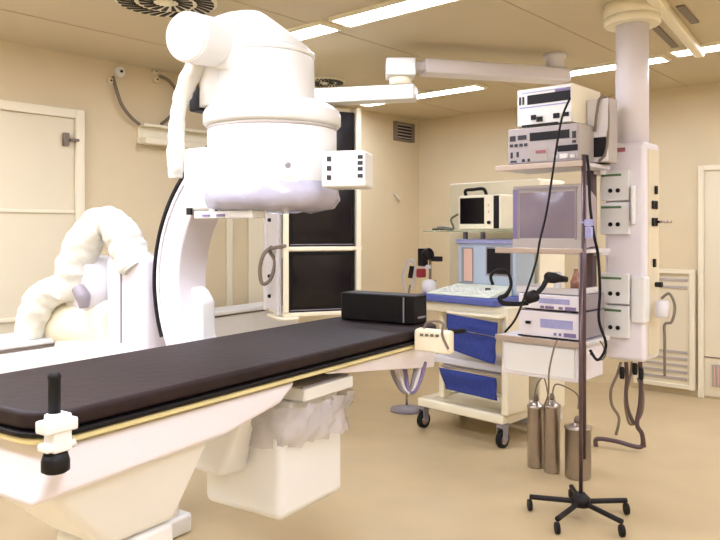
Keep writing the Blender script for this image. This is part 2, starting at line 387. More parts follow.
def crt(fr, w_, h_, dep, body, bez, scr, label, name='monitor', bz=.03, foot=0, grp=None, deg=0):
    t = thing(name, label, 'monitor', fr.translation, deg, grp)
    z0 = foot
    MB(fr).prism([(0, z0), (w_, z0), (w_, z0+h_), (0, z0+h_)], 0, .05).build('bezel', bez, t, bevel=.008)
    i = .04
    vs = [(0, .05, z0), (w_, .05, z0), (w_, .05, z0+h_), (0, .05, z0+h_), (i*1.5, dep, z0+.01), (w_-i*1.5, dep, z0+.01), (w_-i*1.5, dep, z0+h_-i*1.6), (i*1.5, dep, z0+h_-i*1.6)]
    MB(fr).add(vs, [(0,1,2,3), (7,6,5,4), (0,4,5,1), (1,5,6,2), (2,6,7,3), (3,7,4,0)]).build('back_casing', body, t, bevel=.008)
    # gently bulged screen
    g = MB(fr); n = 8; vs = []; fs = []
    for a in range(n+1):
        for b in range(n+1):
            x = a/n; y = b/n; bul = .012*(1-(2*x-1)**2)*(1-(2*y-1)**2)
            vs.append((bz+x*(w_-2*bz), -.001-bul, z0+bz*1.3+y*(h_-2.2*bz)))
    for a in range(n):
        for b in range(n): fs.append((a*(n+1)+b, (a+1)*(n+1)+b, (a+1)*(n+1)+b+1, a*(n+1)+b+1))
    k0 = len(vs)
    g.add(vs, fs, True); g.build('screen', scr, t)
    return t
for i, (z, h, lb) in enumerate(((SH[0], .435, 'black monitor at the bottom of the hanging rack'), (SH[1], .465, 'black monitor in the middle of the hanging rack, just under the drum'), (SH[2], .48, 'black monitor at the top of the hanging rack, mostly hidden by the drum'))):
    fr = RK @ Matrix.Translation((.035, -.015, z))
    tt = crt(fr, W-.06, h, .42, M_DARK, M_BLACK, M_SCREEN, lb, grp='rack monitors', deg=21)
    MB(fr).box(.01, W-.07, -.006, -.001, .012, .018).build('lower_bezel_line', M_GREY, tt)
pts = [P(272, 247, 5.3), P(264, 254, 5.25), P(260, 268, 5.25), P(262, 283, 5.25), P(270, 280, 5.25), P(275, 262, 5.25), P(270, 250, 5.3), P(285, 246, 5.1)]
o = MB().tube(pts, .014, 8).build('rack_cable', M_CABLE); tag(o, 'looped brown cable hanging on the left side of the monitor rack', 'cable')
pts = [P(266, 300, 5.1), P(272, 306, 5.1), P(280, 312, 5.08), P(292, 315, 5.05)]

# ------------------------------------------------------------------ operating table (coordinates v, t, z in the table frame)
TZ = 1.07; VN, VF, T0, T1 = -1.66, -2.28, 1.07, 3.29
t = thing('operating_table', 'long dark cushioned operating table on a white pedestal', 'operating table', T(-1.95, 1.5, 0), -33.4)
OT = t
def rounded(v0, v1, t0, t1, r, n=6):
    pts = []
    for cx, cy, a0 in ((v1-r, t0+r, -90), (v1-r, t1-r, 0), (v0+r, t1-r, 90), (v0+r, t0+r, 180)):
        for i in range(n+1):
            a = math.radians(a0+90*i/n); pts.append((cx+r*math.cos(a), cy+r*math.sin(a)))
    return pts
MB(TABLE).prism(rounded(VF, VN, T0, T1, .11), TZ-.05, TZ, 'z').build('mattress', M_MATT, t, bevel=.014, seg=3)
MB(TABLE).prism(rounded(VF-.01, VN+.012, T0-.01, T1+.01, .12), TZ-.066, TZ-.051, 'z').build('mattress_base', M_BLACK, t, bevel=.004)
MB(TABLE).prism(rounded(VF, VN+.004, T0, T1, .11), TZ-.086, TZ-.067, 'z').build('tabletop', M_YEL, t, bevel=.006)
m = MB(TABLE).prism([(1.14, TZ-.094), (2.12, TZ-.094), (2.02, TZ-.16), (1.74, .86), (1.05, .84)][::-1], VF+.04, VN-.01, 'x'); 
m.build('carriage', M_PINK, t, bevel=.02)
m = MB(TABLE)
vs = [(VF+.1, 2.56, .975), (VN-.02, 2.30, .975), (VN-.02, 3.26, .975), (VF+.1, 3.26, .975), (VF+.12, 2.62, .955), (VN-.03, 2.33, .965), (VN-.03, 3.24, .85), (VF+.12, 3.24, .85)]
m.add(vs, [(0,1,2,3), (7,6,5,4), (0,4,5,1), (1,5,6,2), (2,6,7,3), (3,7,4,0)]); m.build('end_support', M_PINK, t, bevel=.008)
m = MB(TABLE); 
vs = [(VF+.05, 1.1, .86), (VN-.05, 1.1, .86), (VN-.05, 1.72, .86), (VF+.05, 1.72, .86), (VF+.24, 1.36, .6), (VN-.12, 1.36, .6), (VN-.12, 1.62, .6), (VF+.24, 1.62, .6)]
m.add(vs, [(0,1,2,3), (7,6,5,4), (0,4,5,1), (1,5,6,2), (2,6,7,3), (3,7,4,0)])
m.build('pedestal_shroud', M_WHITE, t, bevel=.03, seg=3)
MB(TABLE).box(VF+.24, VN-.12, 1.36, 1.62, .06, .6).build('pedestal', M_WHITE, t, bevel=.02)
MB(TABLE).box(VF+.14, VN-.08, 1.25, 1.72, 0, .06).build('foot_plate', M_WHITE, t, bevel=.015)
m = MB(TABLE).box(VN-.012, VN+.012, 1.3, 3.2, TZ-.085, TZ-.07); 
# handle rod at the far end
m = MB(TABLE).tube([(VN-.03, 3.28, 1.02), (VN+.02, 3.36, 1.02), (VN+.05, 3.42, 1.02)], .012, 8); m.build('end_handle', M_RUB, t)
# side rail clamp
pc = P(31, 425, 1.86); CL = frame(-33.4, pc.x, pc.y)
pc = TABLE.inverted() @ pc
t = thing('rail_clamp', 'white cross shaped clamp with an upright black post on the near table corner', 'clamp', T(VN+.03, pc.y, .99), -33.4)
y = pc.y; zc = P(31, 425, 1.86).z
m = MB(TABLE); m.box(VN+.016, VN+.062, y-.022, y+.03, zc-.05, zc+.045); m.box(VN+.016, VN+.066, y-.045, y+.045, zc-.0, zc+.032); m.box(VN+.016, VN+.06, y-.04, y+.045, zc-.045, zc-.025)
m.build('clamp_body', M_WHITE, t, bevel=.006)
m = MB(TABLE).lathe([(.015, 0), (.015, .085), (.017, .09), (.012, .102)], c=(VN+.03, y, zc+.045), n=20); m.build('post', M_RUB, t)
MB(TABLE).lathe([(.026, -.05), (.034, -.045), (.034, -.02), (.028, 0)], c=(VN+.035, y, zc-.052), n=20).build('knob', M_RUB, t)

# black box across the far end
t = thing('black_case', 'black box lying across the far end of the operating table', 'box', T(-1.96, 3.19, TZ), -33.4)
MB(TABLE).box(-2.18, -1.74, 3.12, 3.26, TZ+.001, TZ+.145).build('body', M_BLACK, t, bevel=.01)
MB(TABLE).box(-1.80, -1.793, 3.115, 3.12, TZ+.01, TZ+.135).build('seam_strip', M_GREY, t)
MB(TABLE).box(-1.735, -1.732, 3.15, 3.23, TZ+.03, TZ+.04).build('latch', M_GREY, t)
# white control box at table end
pc = P(434, 340, 3.36)
t = thing('table_control_box', 'cream control box hanging off the far corner of the operating table', 'control box', (pc.x, pc.y, pc.z-.06), -25)
FR = frame(-25, pc.x, pc.y, pc.z)
MB(FR).prism([(-.088, -.05), (.088, -.06), (.088, .045), (-.075, .052), (-.088, .045)], -.035, .035).build('housing', M_CREAM, t, bevel=.012)
for i in range(4): MB(FR).box(-.055+i*.025, -.04+i*.025, -.04, -.034, .02, .032).build('button', M_CABLE, t)
MB(FR).tube([(-.05, .0, .05), (-.02, -.02, .085), (.05, -.03, .085), (.055, -.045, .03), (.085, -.045, -.03)], .006).build('cord', M_CABLE, t)

# dangling cables under the far end
for i, (dx, lb) in enumerate(((0, 'dark looped cable hanging under the far table end, left strand'), (10, 'pale looped cable hanging under the far table end, middle strand'), (20, 'blue grey cable hanging under the far table end, right strand'))):
    q = [P(391+dx*.6, 364, 3.55), P(394+dx*.6, 376, 3.53), P(402+dx*.3, 390, 3.5), P(410+dx*.2, 391, 3.5), P(414+dx*.35, 378, 3.52), P(417+dx*.4, 362, 3.55)]
    o = MB().tube(q, .011, 8).build('hanging_cable', (M_GREY, M_GREYW, M_PURPLE)[i]); tag(o, lb, 'cable', 'cables under the table end')

# ------------------------------------------------------------------ x-ray C-arm
V0, TI, ZC = -1.975, 2.33, 1.306
t = thing('c_arm_x_ray', 'large white C arm x ray machine with drum detector over the operating table', 'x ray machine', T(-3.1, 2.35, 0), -33.4)
CA = t
VA = -1.95
def arc(r0, r1, t0, t1, a0, a1, n=48):
    m = MB(TABLE); vs = []; fs = []
    for i in range(n+1):
        a = math.radians(a0+(a1-a0)*i/n); c, s_ = math.cos(a), math.sin(a)
        for r, tt in ((r0, t0), (r1, t0), (r1, t1), (r0, t1)): vs.append((VA-r*c, tt, ZC+r*s_))
    for i in range(n):
        for k in range(4): fs.append((i*4+k, i*4+(k+1) % 4, i*4+4+(k+1) % 4, i*4+4+k))
    fs += [(3, 2, 1, 0), (n*4, n*4+1, n*4+2, n*4+3)]
    return m.add(vs, fs)
arc(.54, .69, 2.28, 2.46, -88, 78).build('c_arc', M_PINK, t, bevel=.012)
arc(.682, .694, 2.266, 2.279, -22, 76).build('belt_groove', M_DARK, t)
arc(.66, .675, 2.272, 2.279, -70, 66).build('belt_line', M_GREYW, t)
# stand behind the arc
m = MB(TABLE).box(-2.98, -2.69, 2.26, 2.46, .9, 1.415); m.build('c_holder', M_PINK, t, bevel=.03, seg=4)
MB(TABLE).box(-2.86, -2.85, 2.255, 2.26, .95, 1.40).build('holder_seam', M_GREY, t)
m = MB(TABLE).lathe_ax([(.145, 0), (.16, .02), (.16, .2), (.13, .24)], (-3.15, 2.2, 1.25), (-3.15, 2.8, 1.25), 32); m.build('pivot_joint', M_GREYW, t)
m = MB(TABLE).lathe_ax([(.11, 0), (.135, .04), (.15, .2), (.14, .42), (.10, .45)], (-3.42, 2.28, 1.06), (-2.9, 2.33, 1.06), 32); m.build('stand_arm', M_CREAM, t)
m = MB(TABLE).prism([(-3.16, 0), (-2.78, 0), (-2.70, .88), (-2.78, 1.0), (-3.24, 1.0), (-3.32, .9)], 2.16, 2.56, 'y'); m.build('stand_body', M_WHITE, t, bevel=.03, seg=3)
m = MB(TABLE).box(-3.2, -2.75, 2.18, 2.62, 0, .1); m.build('stand_base', M_WHITE, t, bevel=.02)
MB(TABLE).box(-3.46, -3.24, .6, 2.34, .55, .965).build('carriage_beam', M_WHITE, t, bevel=.02)
MB(TABLE).box(-3.45, -3.245, .6, 2.33, .966, .972).build('beam_gap', M_CABLE, t)
MB(TABLE).box(-3.46, -3.26, .6, 2.30, .973, 1.0).build('beam_lid', M_WHITE, t, bevel=.008)
# fairing inside the arc
m = MB(TABLE).prism([(-2.52, 1.29), (-2.46, 1.26), (-2.42, 1.21), (-2.42, .98), (-2.52, .93)], 2.36, 2.45, 'y'); m.build('fairing', M_WHITE, t, bevel=.015)
# end carrier
pa_ = 2.25
m = MB(TABLE).box(-2.42, -2.20, 2.24, 2.34, 1.62, 1.90); m.build('carrier_block', M_WHITE, t, bevel=.02)
m = MB(TABLE).box(-2.385, -2.355, 2.232, 2.241, 1.605, 1.635); m.build('carrier_stop', M_DARK, t)
MB(TABLE).box(-2.24, -2.195, 2.22, 2.42, 1.60, 2.10).build('lift_column', M_WHITE, t, bevel=.01)
MB(TABLE).box(-2.192, -2.186, 2.212, 2.222, 1.60, 1.94).build('lift_slot', M_DARK, t)
m = MB(TABLE).box(-2.22, -1.9, 2.12, 2.20, 1.585, 1.615); m.build('label_bracket', M_WHITE, t, bevel=.004)
for a_ in (-2.17, -2.09): MB(TABLE).box(a_, a_+.045, 2.117, 2.12, 1.592, 1.602).build('bracket_label', M_PURPLE, t)
# detector drum
cx = (V0, TI, 0)
MB(TABLE).lathe([(.20, 1.645), (.235, 1.65), (.262, 1.70), (.268, 1.75), (.268, 1.955), (.262, 1.965)], c=cx, n=64).build('drum', M_WHITE, t)
MB(TABLE).lathe([(.2695, 1.948), (.2695, 1.956)], c=cx, n=64).build('seam_ring', M_SIDE, t)
MB(TABLE).lathe([(.2225, 2.082), (.2225, 2.087)], c=(V0-.055, TI, 0), n=64).build('seam_ring', M_SIDE, t)
MB(TABLE).lathe([(.255, 1.962), (.278, 1.966), (.286, 1.975), (.286, 2.015), (.280, 2.03), (.262, 2.045), (.235, 2.06)], c=cx, n=64).build('drum_flange', M_WHITE, t)
c2 = (V0-.055, TI, 0)
m = MB(TABLE).lathe([(.232, 2.05), (.222, 2.09), (.218, 2.25), (.214, 2.26)], c=c2, n=64); m.build('upper_drum', M_WHITE, t)
m = MB(TABLE).lathe([(.216, 2.259), (.221, 2.265), (.221, 2.278), (.21, 2.285)], c=c2, n=64); m.build('upper_ring', M_WHITE, t)
# slanting cap: a cylinder cut by a sloping plane
vs = []; fs = []; n = 48; top = []
cxv, cxt = c2[0], c2[1]
for k in range(n):
    a = 2*PI*k/n; vs.append((cxv+.212*math.cos(a), cxt+.212*math.sin(a), 2.283))
for k in range(n):
    a = 2*PI*k/n; x = .212*math.cos(a); y_ = .212*math.sin(a); sx = x*.835+y_*.55
    h = 2.295+max(0, min(.115, (.20-sx)*.6))
    vs.append((cxv+x*.97, cxt+y_*.97, h))
fs = [tuple(range(n-1, -1, -1)), tuple(range(n, 2*n))] + [(k, (k+1) % n, n+(k+1) % n, n+k) for k in range(n)]
MB(TABLE).add(vs, fs).build('slanted_cap', M_WHITE, t, bevel=.01)
# horizontal camera cylinder
pe = P(186, 37, 2.72); ps = P(232, 46, 3.02)
m = MB().lathe_ax([(.09, 0), (.094, .006), (.096, .02), (.096, .36), (.09, .38)], pe, ps, 48); m.build('camera_cylinder', M_WHITE, t)
MB().lathe_ax([(.084, -.006), (.086, 0)], pe, ps, 48).build('cylinder_face', M_CREAM, t)
pbx = P(226, 45, 2.93)
m = MB(frame(-33, pbx.x, pbx.y, pbx.z)).prism([(-.07, -.10), (.06, -.12), (.10, .0), (.08, .12), (-.05, .11)], -.05, .08); m.build('cylinder_yoke', M_WHITE, t, bevel=.02)
for (a_, b_) in ((237, 24), (238, 36), (229, 54), (234, 50)):
    q = P(a_, b_, 2.86); MB().cyl(q, q+Vector((.0, .08, 0)), .006, n=10).build('yoke_screw', M_CABLE, t)
ps1 = P(211, 68, 2.93); m = MB().lathe_ax([(.04, 0), (.05, .03), (.05, .2)], P(212, 58, 2.95), P(212, 110, 2.95), 24); m.build('neck', M_WHITE, t)
pq = P(200, 100, 3.0); m = MB(frame(-33, pq.x, pq.y, pq.z)).box(-.035, .035, -.03, .05, -.05, .05); m.build('black_motor', M_DARK, t, bevel=.008)
m = MB().tube([P(193, 96, 3.0), P(196, 86, 3.0), P(203, 80, 3.0)], .009); m.build('motor_cable', mat('orange brown cable', (190, 130, 70), .5), t)
# operator box on the drum
pb = P(343, 168, 2.70); FR = frame(-12, pb.x, pb.y, pb.z)
m = MB(FR).box(-.085, .085, .0, .16, -.072, .066); m.build('control_box', M_WHITE, t, bevel=.012)
for z in (.035, .0, -.035): MB(FR).box(-.062, -.045, -.003, .002, z-.009, z+.009).build('button', M_BUTTON, t)
for z in (.04, .018, -.004, -.03): MB(FR).box(.056, .075, -.003, .002, z-.007, z+.007).build('button', M_BUTTON, t)
MB(FR).box(-.035, .045, -.002, .002, -.035, .04).build('label_plate', M_GREYW, t)
m = MB().lathe_ax([(.012, 0), (.008, .01)], P(288, 165, 2.735), P(288, 165, 2.0), 14); m.build('drum_badge', M_GREY, t)
# plastic film around the drum foot
prof = [(.264, 1.73), (.278, 1.70), (.282, 1.665), (.262, 1.628), (.17, 1.612)]
vs = []; fs = []; n = 96
for j, (r_, z) in enumerate(prof[::-1]):
    for k in range(n):
        a = 2*PI*k/n; rr = r_*(1+.035*noise.noise(Vector((math.cos(a)*4, math.sin(a)*4, z*20)))); zz = z+.008*noise.noise(Vector((math.cos(a)*3, math.sin(a)*3, 5+j)))
        vs.append((V0+rr*math.cos(a), TI+rr*math.sin(a), zz))
for j in range(len(prof)-1):
    for k in range(n): fs.append((j*n+k, j*n+(k+1) % n, (j+1)*n+(k+1) % n, (j+1)*n+k))
MB(TABLE).add(vs, fs, True).build('drum_film', clear_mat('drum film plastic', (200, 198, 220), .7, .12, bump=.7), t)
# x-ray tube under the table
m = MB(TABLE).box(V0-.22, V0+.26, TI-.12, TI+.22, .872, .922); m.build('collimator_plate', M_WHITE, t, bevel=.006)
MB(TABLE).box(V0-.205, V0+.245, TI-.105, TI+.205, .9225, .928).build('collimator_top', M_GREY, t)
vs = [(V0-.17, TI-.17, .62), (V0+.17, TI-.17, .62), (V0+.17, TI+.2, .62), (V0-.17, TI+.2, .62), (V0-.13, TI-.12, .868), (V0+.2, TI-.12, .868), (V0+.2, TI+.2, .868), (V0-.13, TI+.2, .868)]
MB(TABLE).add(vs, [(3,2,1,0), (4,5,6,7), (0,1,5,4), (1,2,6,5), (2,3,7,6), (3,0,4,7)]).build('tube_neck', M_WHITE, t, bevel=.02)
m = MB(TABLE).box(V0-.20, V0+.21, TI-.20, TI+.22, .42, .80); m.build('tube_housing', M_WHITE, t, bevel=.035, seg=4)
# crumpled film around tube neck
vs = []; fs = []; n = 80; zs = [.70, .735, .77, .80, .835, .862]
for j, z in enumerate(zs):
    for k in range(n):
        a = 2*PI*k/n; c, s_ = math.cos(a), math.sin(a); q = (abs(c)**4+abs(s_)**4)**-.25
        rr = (.235+.02*j/5)*q*(1+.2*noise.noise(Vector((c*7, s_*7, z*28))))
        vs.append((V0+.02+rr*c, TI+.02+rr*s_, z+.012*noise.noise(Vector((c*7, s_*7, z*3)))))
for j in range(len(zs)-1):
    for k in range(n): fs.append((j*n+k, j*n+(k+1) % n, (j+1)*n+(k+1) % n, (j+1)*n+k))
MB(TABLE).add(vs, fs, True).build('tube_film', M_FILM, t)
# white cover left of the tube
vs = [(V0-.46, TI-.30, .95), (V0+.16, TI-.30, .95), (V0+.1, TI-.18, .95), (V0-.42, TI-.12, .95), (V0-.42, TI-.30, .60), (V0+.02, TI-.34, .60), (V0+.06, TI-.22, .60), (V0-.40, TI-.12, .60)]
MB(TABLE).add(vs, [(0,1,2,3), (7,6,5,4), (0,4,5,1), (1,5,6,2), (2,6,7,3), (3,7,4,0)]).build('tube_shield', M_WHITE, t, bevel=.02, seg=3)
# plastic-sleeved hoses
q = [P(28, 338, 3.62), P(33, 318, 3.60), P(42, 299, 3.58), P(58, 288, 3.56)]
sl = MB().tube(q, [.065, .075, .08, .07], 28, wr=.13, seed=3, sub=10)
q = [P(66, 298, 3.60), P(74, 268, 3.58), P(88, 236, 3.55), P(104, 222, 3.52), P(120, 232, 3.5), P(129, 250, 3.48), P(139, 268, 3.46)]
sl.tube(q, [.07, .09, .085, .075, .088, .085, .08], 32, wr=.13, seed=11, sub=12)
o = sl.build('sleeved_hose', M_SLEEVE); tag(o, 'thick arched hose in a wrinkled white plastic sleeve left of the C arm', 'hose')
m = MB().tube([P(78, 288, 3.45), P(83, 297, 3.43), P(84, 308, 3.42)], [.03, .035, .02], 16); m.build('clamp_fitting', M_GREY, o)
q = [P(197, 64, 2.92), P(187, 84, 2.92), P(180, 104, 2.93), P(177, 125, 2.94), P(176, 150, 2.95), P(175, 178, 2.96)]
o = MB().tube(q, [.038, .04, .03, .032, .036, .026], 24, wr=.13, seed=21, sub=12).build('sleeved_cable', M_SLEEVE)
tag(o, 'narrow cable in white plastic sleeve hanging from the horizontal white cylinder', 'hose')

# ------------------------------------------------------------------ ceiling column with supply head (room frame)
BV0, BV1, BU0, BU1 = -1.787, -1.547, 4.24, 4.49
cc = R(-1.667, 4.365)
t = thing('ceiling_column', 'white ceiling column with gas and power supply head at the right', 'ceiling column', (cc.x, cc.y, CEIL), -41.5)
MB(ROOM).lathe([(.095, 2.0), (.095, 2.80)], c=(-1.667, 4.365, 0), n=40).build('column', M_PINK, t)
MB(ROOM).lathe([(.155, 2.775), (.163, 2.785), (.163, 2.82), (.158, 2.822), (.158, 2.828), (.163, 2.83), (.163, CEIL)], c=(-1.667, 4.365, 0), n=48).build('ceiling_cap', M_CREAM, t)
MB(ROOM).box(BV0, BV1, BU0, BU1, .77, 2.06).build('supply_head', M_PINK, t, bevel=.025, seg=4)
MB(ROOM).box(BV1, BV1+.004, BU0+.05, BU1-.02, .80, 2.02).build('side_panel', M_WALLP, t, bevel=.002)
m = MB(ROOM).box(-1.72, -1.66, BU0-.003, BU0, 2.005, 2.03); m.build('red_label', M_REDL, t)
def module(z0, z1):
    m = MB(ROOM).box(-1.80, -1.625, BU0-.035, BU0+.0, z0, z1).build('socket_module', M_WHITE, t, bevel=.006)
    MB(ROOM).box(-1.79, -1.67, BU0-.039, BU0-.035, z1-.035, z1-.022).build('green_stripe', M_GREEN, m)
    for v in (-1.735, -1.69):
        MB(ROOM).lathe_ax([(.013, 0), (.013, .004)], (v, BU0-.035, z0+.06), (v, 0, z0+.06), 16).build('socket', M_DARK, m)
for z0, z1 in ((1.715, 1.895), (1.515, 1.705), (1.105, 1.285), (.905, 1.095)): module(z0, z1)
MB(ROOM).box(-1.612, -1.59, BU0-.05, BU0-.0, 1.575, 1.80).build('grip_bar', M_WHITE, t, bevel=.008)
m = MB(ROOM).box(-1.615, BV1+.012, BU0-.03, BU0+.06, 1.0, 1.27).build('corner_cover', M_WHITE, t, bevel=.012)
for py, dx in ((190, 0), (205, -5), (205, 0), (222, -5), (222, 0), (263, -3)):
    uu = BU0+.16+dx*.009; z = 1.53-(py-232)*4.3/724
    MB(ROOM).box(BV1+.004, BV1+.018, uu-.014, uu+.014, z-.025, z+.025).build('side_socket', M_DARK, t, bevel=.004)
MB(ROOM).cyl((BV1+.012, BU0+.16, 1.59), (BV1+.10, BU0+.16, 1.59), .008).build('side_peg', M_CHROME, t)
# suction regulator on the side with hanging tube
MB(ROOM).tube([(BV1+.02, BU0+.12, 1.22), (BV1+.06, BU0+.12, 1.22)], .016, 12).build('gas_plug', M_DARK, t)
m = MB(ROOM).lathe([(.035, 1.03), (.04, 1.04), (.04, 1.12), (.03, 1.13)], c=(BV1+.065, BU0+.10, 0), n=24)
o = m.build('flask', M_GREYW); tag(o, 'small greyish flask on the right side of the supply head', 'flask')
o = MB(ROOM).tube([(BV1+.06, BU0+.1, 1.14), (BV1+.10, BU0+.12, 1.17), (BV1+.13, BU0+.12, 1.10), (BV1+.12, BU0+.10, 1.01), (BV1+.08, BU0+.10, .99), (BV1+.08, BU0+.10, .9), (BV1+.08, BU0+.10, .69)], .008).build('thin_rod', M_CABLE)
tag(o, 'brown tube looping past flask and hanging straight down over the vent louvres', 'tube')
# hoses below the head
HQ = [([(621, 362), (617, 375), (611, 390), (612, 405), (619, 418), (616, 435)], 'brown hose under the supply head, looping out to the left', .009),
      ([(632, 362), (630, 378), (625, 400), (630, 424), (641, 415), (643, 395), (638, 378)], 'thin brown hose under the supply head forming a long oval loop', .008),
      ([(640, 362), (641, 385), (640, 405), (637, 424), (642, 434), (644, 447)], 'thick dark hose under the supply head hanging on the right', .014),
      ([(626, 362), (627, 378), (626, 395), (628, 410), (634, 424)], 'short dark hose under the middle of the supply head', .012)]
for pts, lb, r_ in HQ:
    o = MB().tube([P(a, b, 4.33) for a, b in pts], r_).build('supply_hose', M_BRONZE if r_ > .01 else M_CABLE); tag(o, lb, 'hose', 'hoses under the supply head')
for i, (px, py) in enumerate(((622, 372), (635, 368), (641, 373))):
    q = P(px, py, 4.31); MB().lathe([(.012, -.04), (.015, -.03), (.015, .02), (.010, .03)], c=q, n=14).build('hose_coupling', M_DARK, t)

# ------------------------------------------------------------------ equipment rack on the column
SV0, SV1, SU0, SU1 = -2.20, -1.70, 3.74, 4.12
t = thing('equipment_rack', 'shelf rack of three shelves fixed to the ceiling column', 'shelf rack', R(-1.9, 4.12, .9), -41.5)
SZ = {'a': 1.915, 'b': 1.435, 'c': .925}
for key, z in SZ.items():
    v1_ = SV1 if key != 'a' else SV1-.0
    s_ = MB(ROOM).box(SV0-.03, v1_, SU0, SU1, z-.022, z).build('shelf', M_GREYW, t, bevel=.004)
    MB(ROOM).box(SV0-.035, v1_+.005, SU0-.012, SU0, z-.028, z+.004).build('shelf_rail', M_BRASS, s_, bevel=.003)
m = MB(ROOM).cyl((SV1+.005, SU0+.01, .30), (SV1+.005, SU0+.01, 1.95), .013, n=16); 
m.box(-1.86, -1.80, 4.10, 4.16, .88, 1.95); m.build('upright', M_BRONZE, t)
for z in (1.90, 1.42, .91):
    MB(ROOM).box(-1.86, -1.76, 4.12, 4.25, z-.03, z+.01).build('bracket', M_GREYW, t, bevel=.004)
m = MB(ROOM).box(SV0+.0, SV1-.03, SU0+.02, SU1-.03, .70, .90); m.build('drawer_unit', M_PINK, t, bevel=.008)
MB(ROOM).box(SV0+.02, SV1-.05, SU0+.012, SU0+.02, .72, .885).build('drawer_front', M_WHITE, t, bevel=.004)

def device(fr, w_, h_, dep, face, body, label, name, cat, parts, deg=-41.5):
    t = thing(name, label, cat, fr.translation, deg)
    MB(fr).box(0, w_, .012, dep, 0.006, h_).build('casing', body, t, bevel=.006)
    MB(fr).box(.004, w_-.004, 0, .012, .010, h_-.004).build('front_panel', face, t, bevel=.003)
    f_ = MB(fr)
    for x in (.03, w_-.06):
        for y_ in (.03, dep-.06): f_.box(x, x+.03, y_, y_+.03, 0, .006)
    f_.build('feet', M_RUB, t)
    for nm, mt_, rects, th in parts:
        for (x0, x1, z0, z1) in rects:
            MB(fr).box(x0*w_, x1*w_, -th, .002, z0*h_, z1*h_).build(nm[:-1] if len(rects) > 1 else nm, mt_, t)
    return t
def rf(v, u, z, deg=0): return ROOM @ Matrix.Translation((v, u, z)) @ Matrix.Rotation(math.radians(deg), 4, 'Z')
# lower device on shelf a
device(rf(-2.17, 3.76, 1.917), .44, .215, .36, mat('taupe grey front', (178, 168, 168), .5, noise_amt=.05, scale=20), M_SIDE, 'grey analyser with rows of dark buttons on the top rack shelf, under the white unit', 'patient_analyser', 'medical device', [
    ('display', M_DARK, [(.33, .88, .62, .84)], .002), ('lower_display', M_DARK, [(.72, .99, .28, .44)], .002),
    ('buttons', M_BUTTON, [(.04, .12, .66, .8), (.16, .28, .68, .8)]+[(.04+.07*i, .085+.07*i, .5, .58) for i in range(4)]+[(.05, .08, .2, .36), (.14, .17, .22, .36), (.22, .26, .08, .16), (.3, .34, .08, .16), (.05, .14, .08, .13)], .004),
    ('right_buttons', M_BUTTON, [(.92, .97, .6, .78), (.92, .97, .48, .55)], .004),
    ('inset_panel', M_SIDE, [(.34, .58, .08, .42)], .004), ('red_key', M_REDL, [(.42, .56, .28, .36)], .006), ('connectors', M_WHITE, [(.68, .72, .12, .2), (.76, .86, .1, .22), (.9, .95, .1, .18)], .012)])
device(rf(-2.12, 3.78, 2.134), .345, .225, .38, M_WHITE, M_CREAM, 'white anaesthesia monitor with wide dark display, topmost unit of the rack', 'vital_signs_monitor', 'medical device', [
    ('display', M_DARK, [(.2, .97, .58, .82)], .002), ('display_glow', M_PURPLE, [(.7, .97, .60, .90)], .0015),
    ('buttons', M_BUTTON, [(.05, .08, .6, .8), (.11, .14, .6, .8)], .004), ('ports', M_DARK, [(.28, .36, .18, .3), (.38, .48, .12, .24), (.68, .78, .16, .28), (.86, .94, .18, .28)], .01),
    ('trim_lines', M_LILAC, [(.06, .95, .5, .53), (.1, .9, .88, .9)], .002), ('lower_slot', M_DARK, [(.1, .75, .02, .07)], .003)])
# grey box behind on shelf a
device(rf(-1.775, 3.96, 1.917), .13, .37, .13, M_GREYW, M_SIDE, 'tall narrow grey box between analyser and ceiling column', 'power_supply_box', 'box', [('dark_slot', M_DARK, [(.2, .9, .1, .4)], .003)])
o = MB(ROOM).tube([(-1.72, 3.95, 2.10), (-1.70, 3.93, 2.2), (-1.69, 3.95, 2.28), (-1.66, 3.97, 2.28), (-1.65, 3.97, 2.15), (-1.66, 3.96, 1.98), (-1.70, 3.96, 1.93)], .008).build('loop_cable', M_CABLE); tag(o, 'brown cable loop rising beside the grey box at top of rack', 'cable')
# purple grey CRT on shelf b
fr = rf(-2.14, 3.77, 1.437)
tt = crt(fr, .43, .36, .32, mat('taupe plastic', (176, 162, 166), .45), M_SIDE, M_SCREEN2, 'purple grey monitor with blank grey screen on the middle rack shelf', deg=-41.5, bz=.045, foot=.0)
MB(fr).box(.0, .43, -.006, .0, .0, .05).build('control_strip', M_SIDE, tt, bevel=.002)
m = MB(fr); m.box(.03, .04, -.004, .0, .05, .345); m.box(.03, .40, -.006, .0, .33, .345); m.box(.385, .395, -.004, 0, .05, .345); m.build('inner_border', M_GREY, tt)
MB(fr).box(.002, .028, -.003, 0, .055, .34).build('left_speaker', M_PURPLE, tt)
# lower devices on shelf c
device(rf(-2.10, 3.76, .927), .375, .155, .34, M_PINK, M_GREY, 'white recorder unit with a lilac panel, directly on the lowest rack shelf', 'recorder_unit', 'medical device', [
    ('lilac_panel', M_LILAC, [(.38, .9, .40, .72)], .002), ('keys', M_PURPLE, [(.6, .64, .15, .25), (.68, .72, .15, .25), (.76, .95, .13, .27)], .004), ('knob', M_DARK, [(.14, .22, .5, .6)], .012), ('base_line', M_DARK, [(0, 1, 0.02, .07)], .004)])
device(rf(-2.10, 3.76, 1.084), .375, .095, .34, M_PINK, M_GREY, 'thin white unit with lilac panel stacked on top of the recorder unit', 'amplifier_unit', 'medical device', [
    ('lilac_panel', M_LILAC, [(.35, .85, .45, .75)], .002), ('keys', M_PURPLE, [(.38, .44, .15, .3), (.46, .6, .15, .3), (.68, .74, .15, .3), (.78, .95, .12, .32)], .004)])
t = thing('instrument_tray', 'shallow pale tray on top of thin white unit, under the middle rack shelf', 'tray', rf(-1.95, 3.9, 1.18).translation, -41.5)
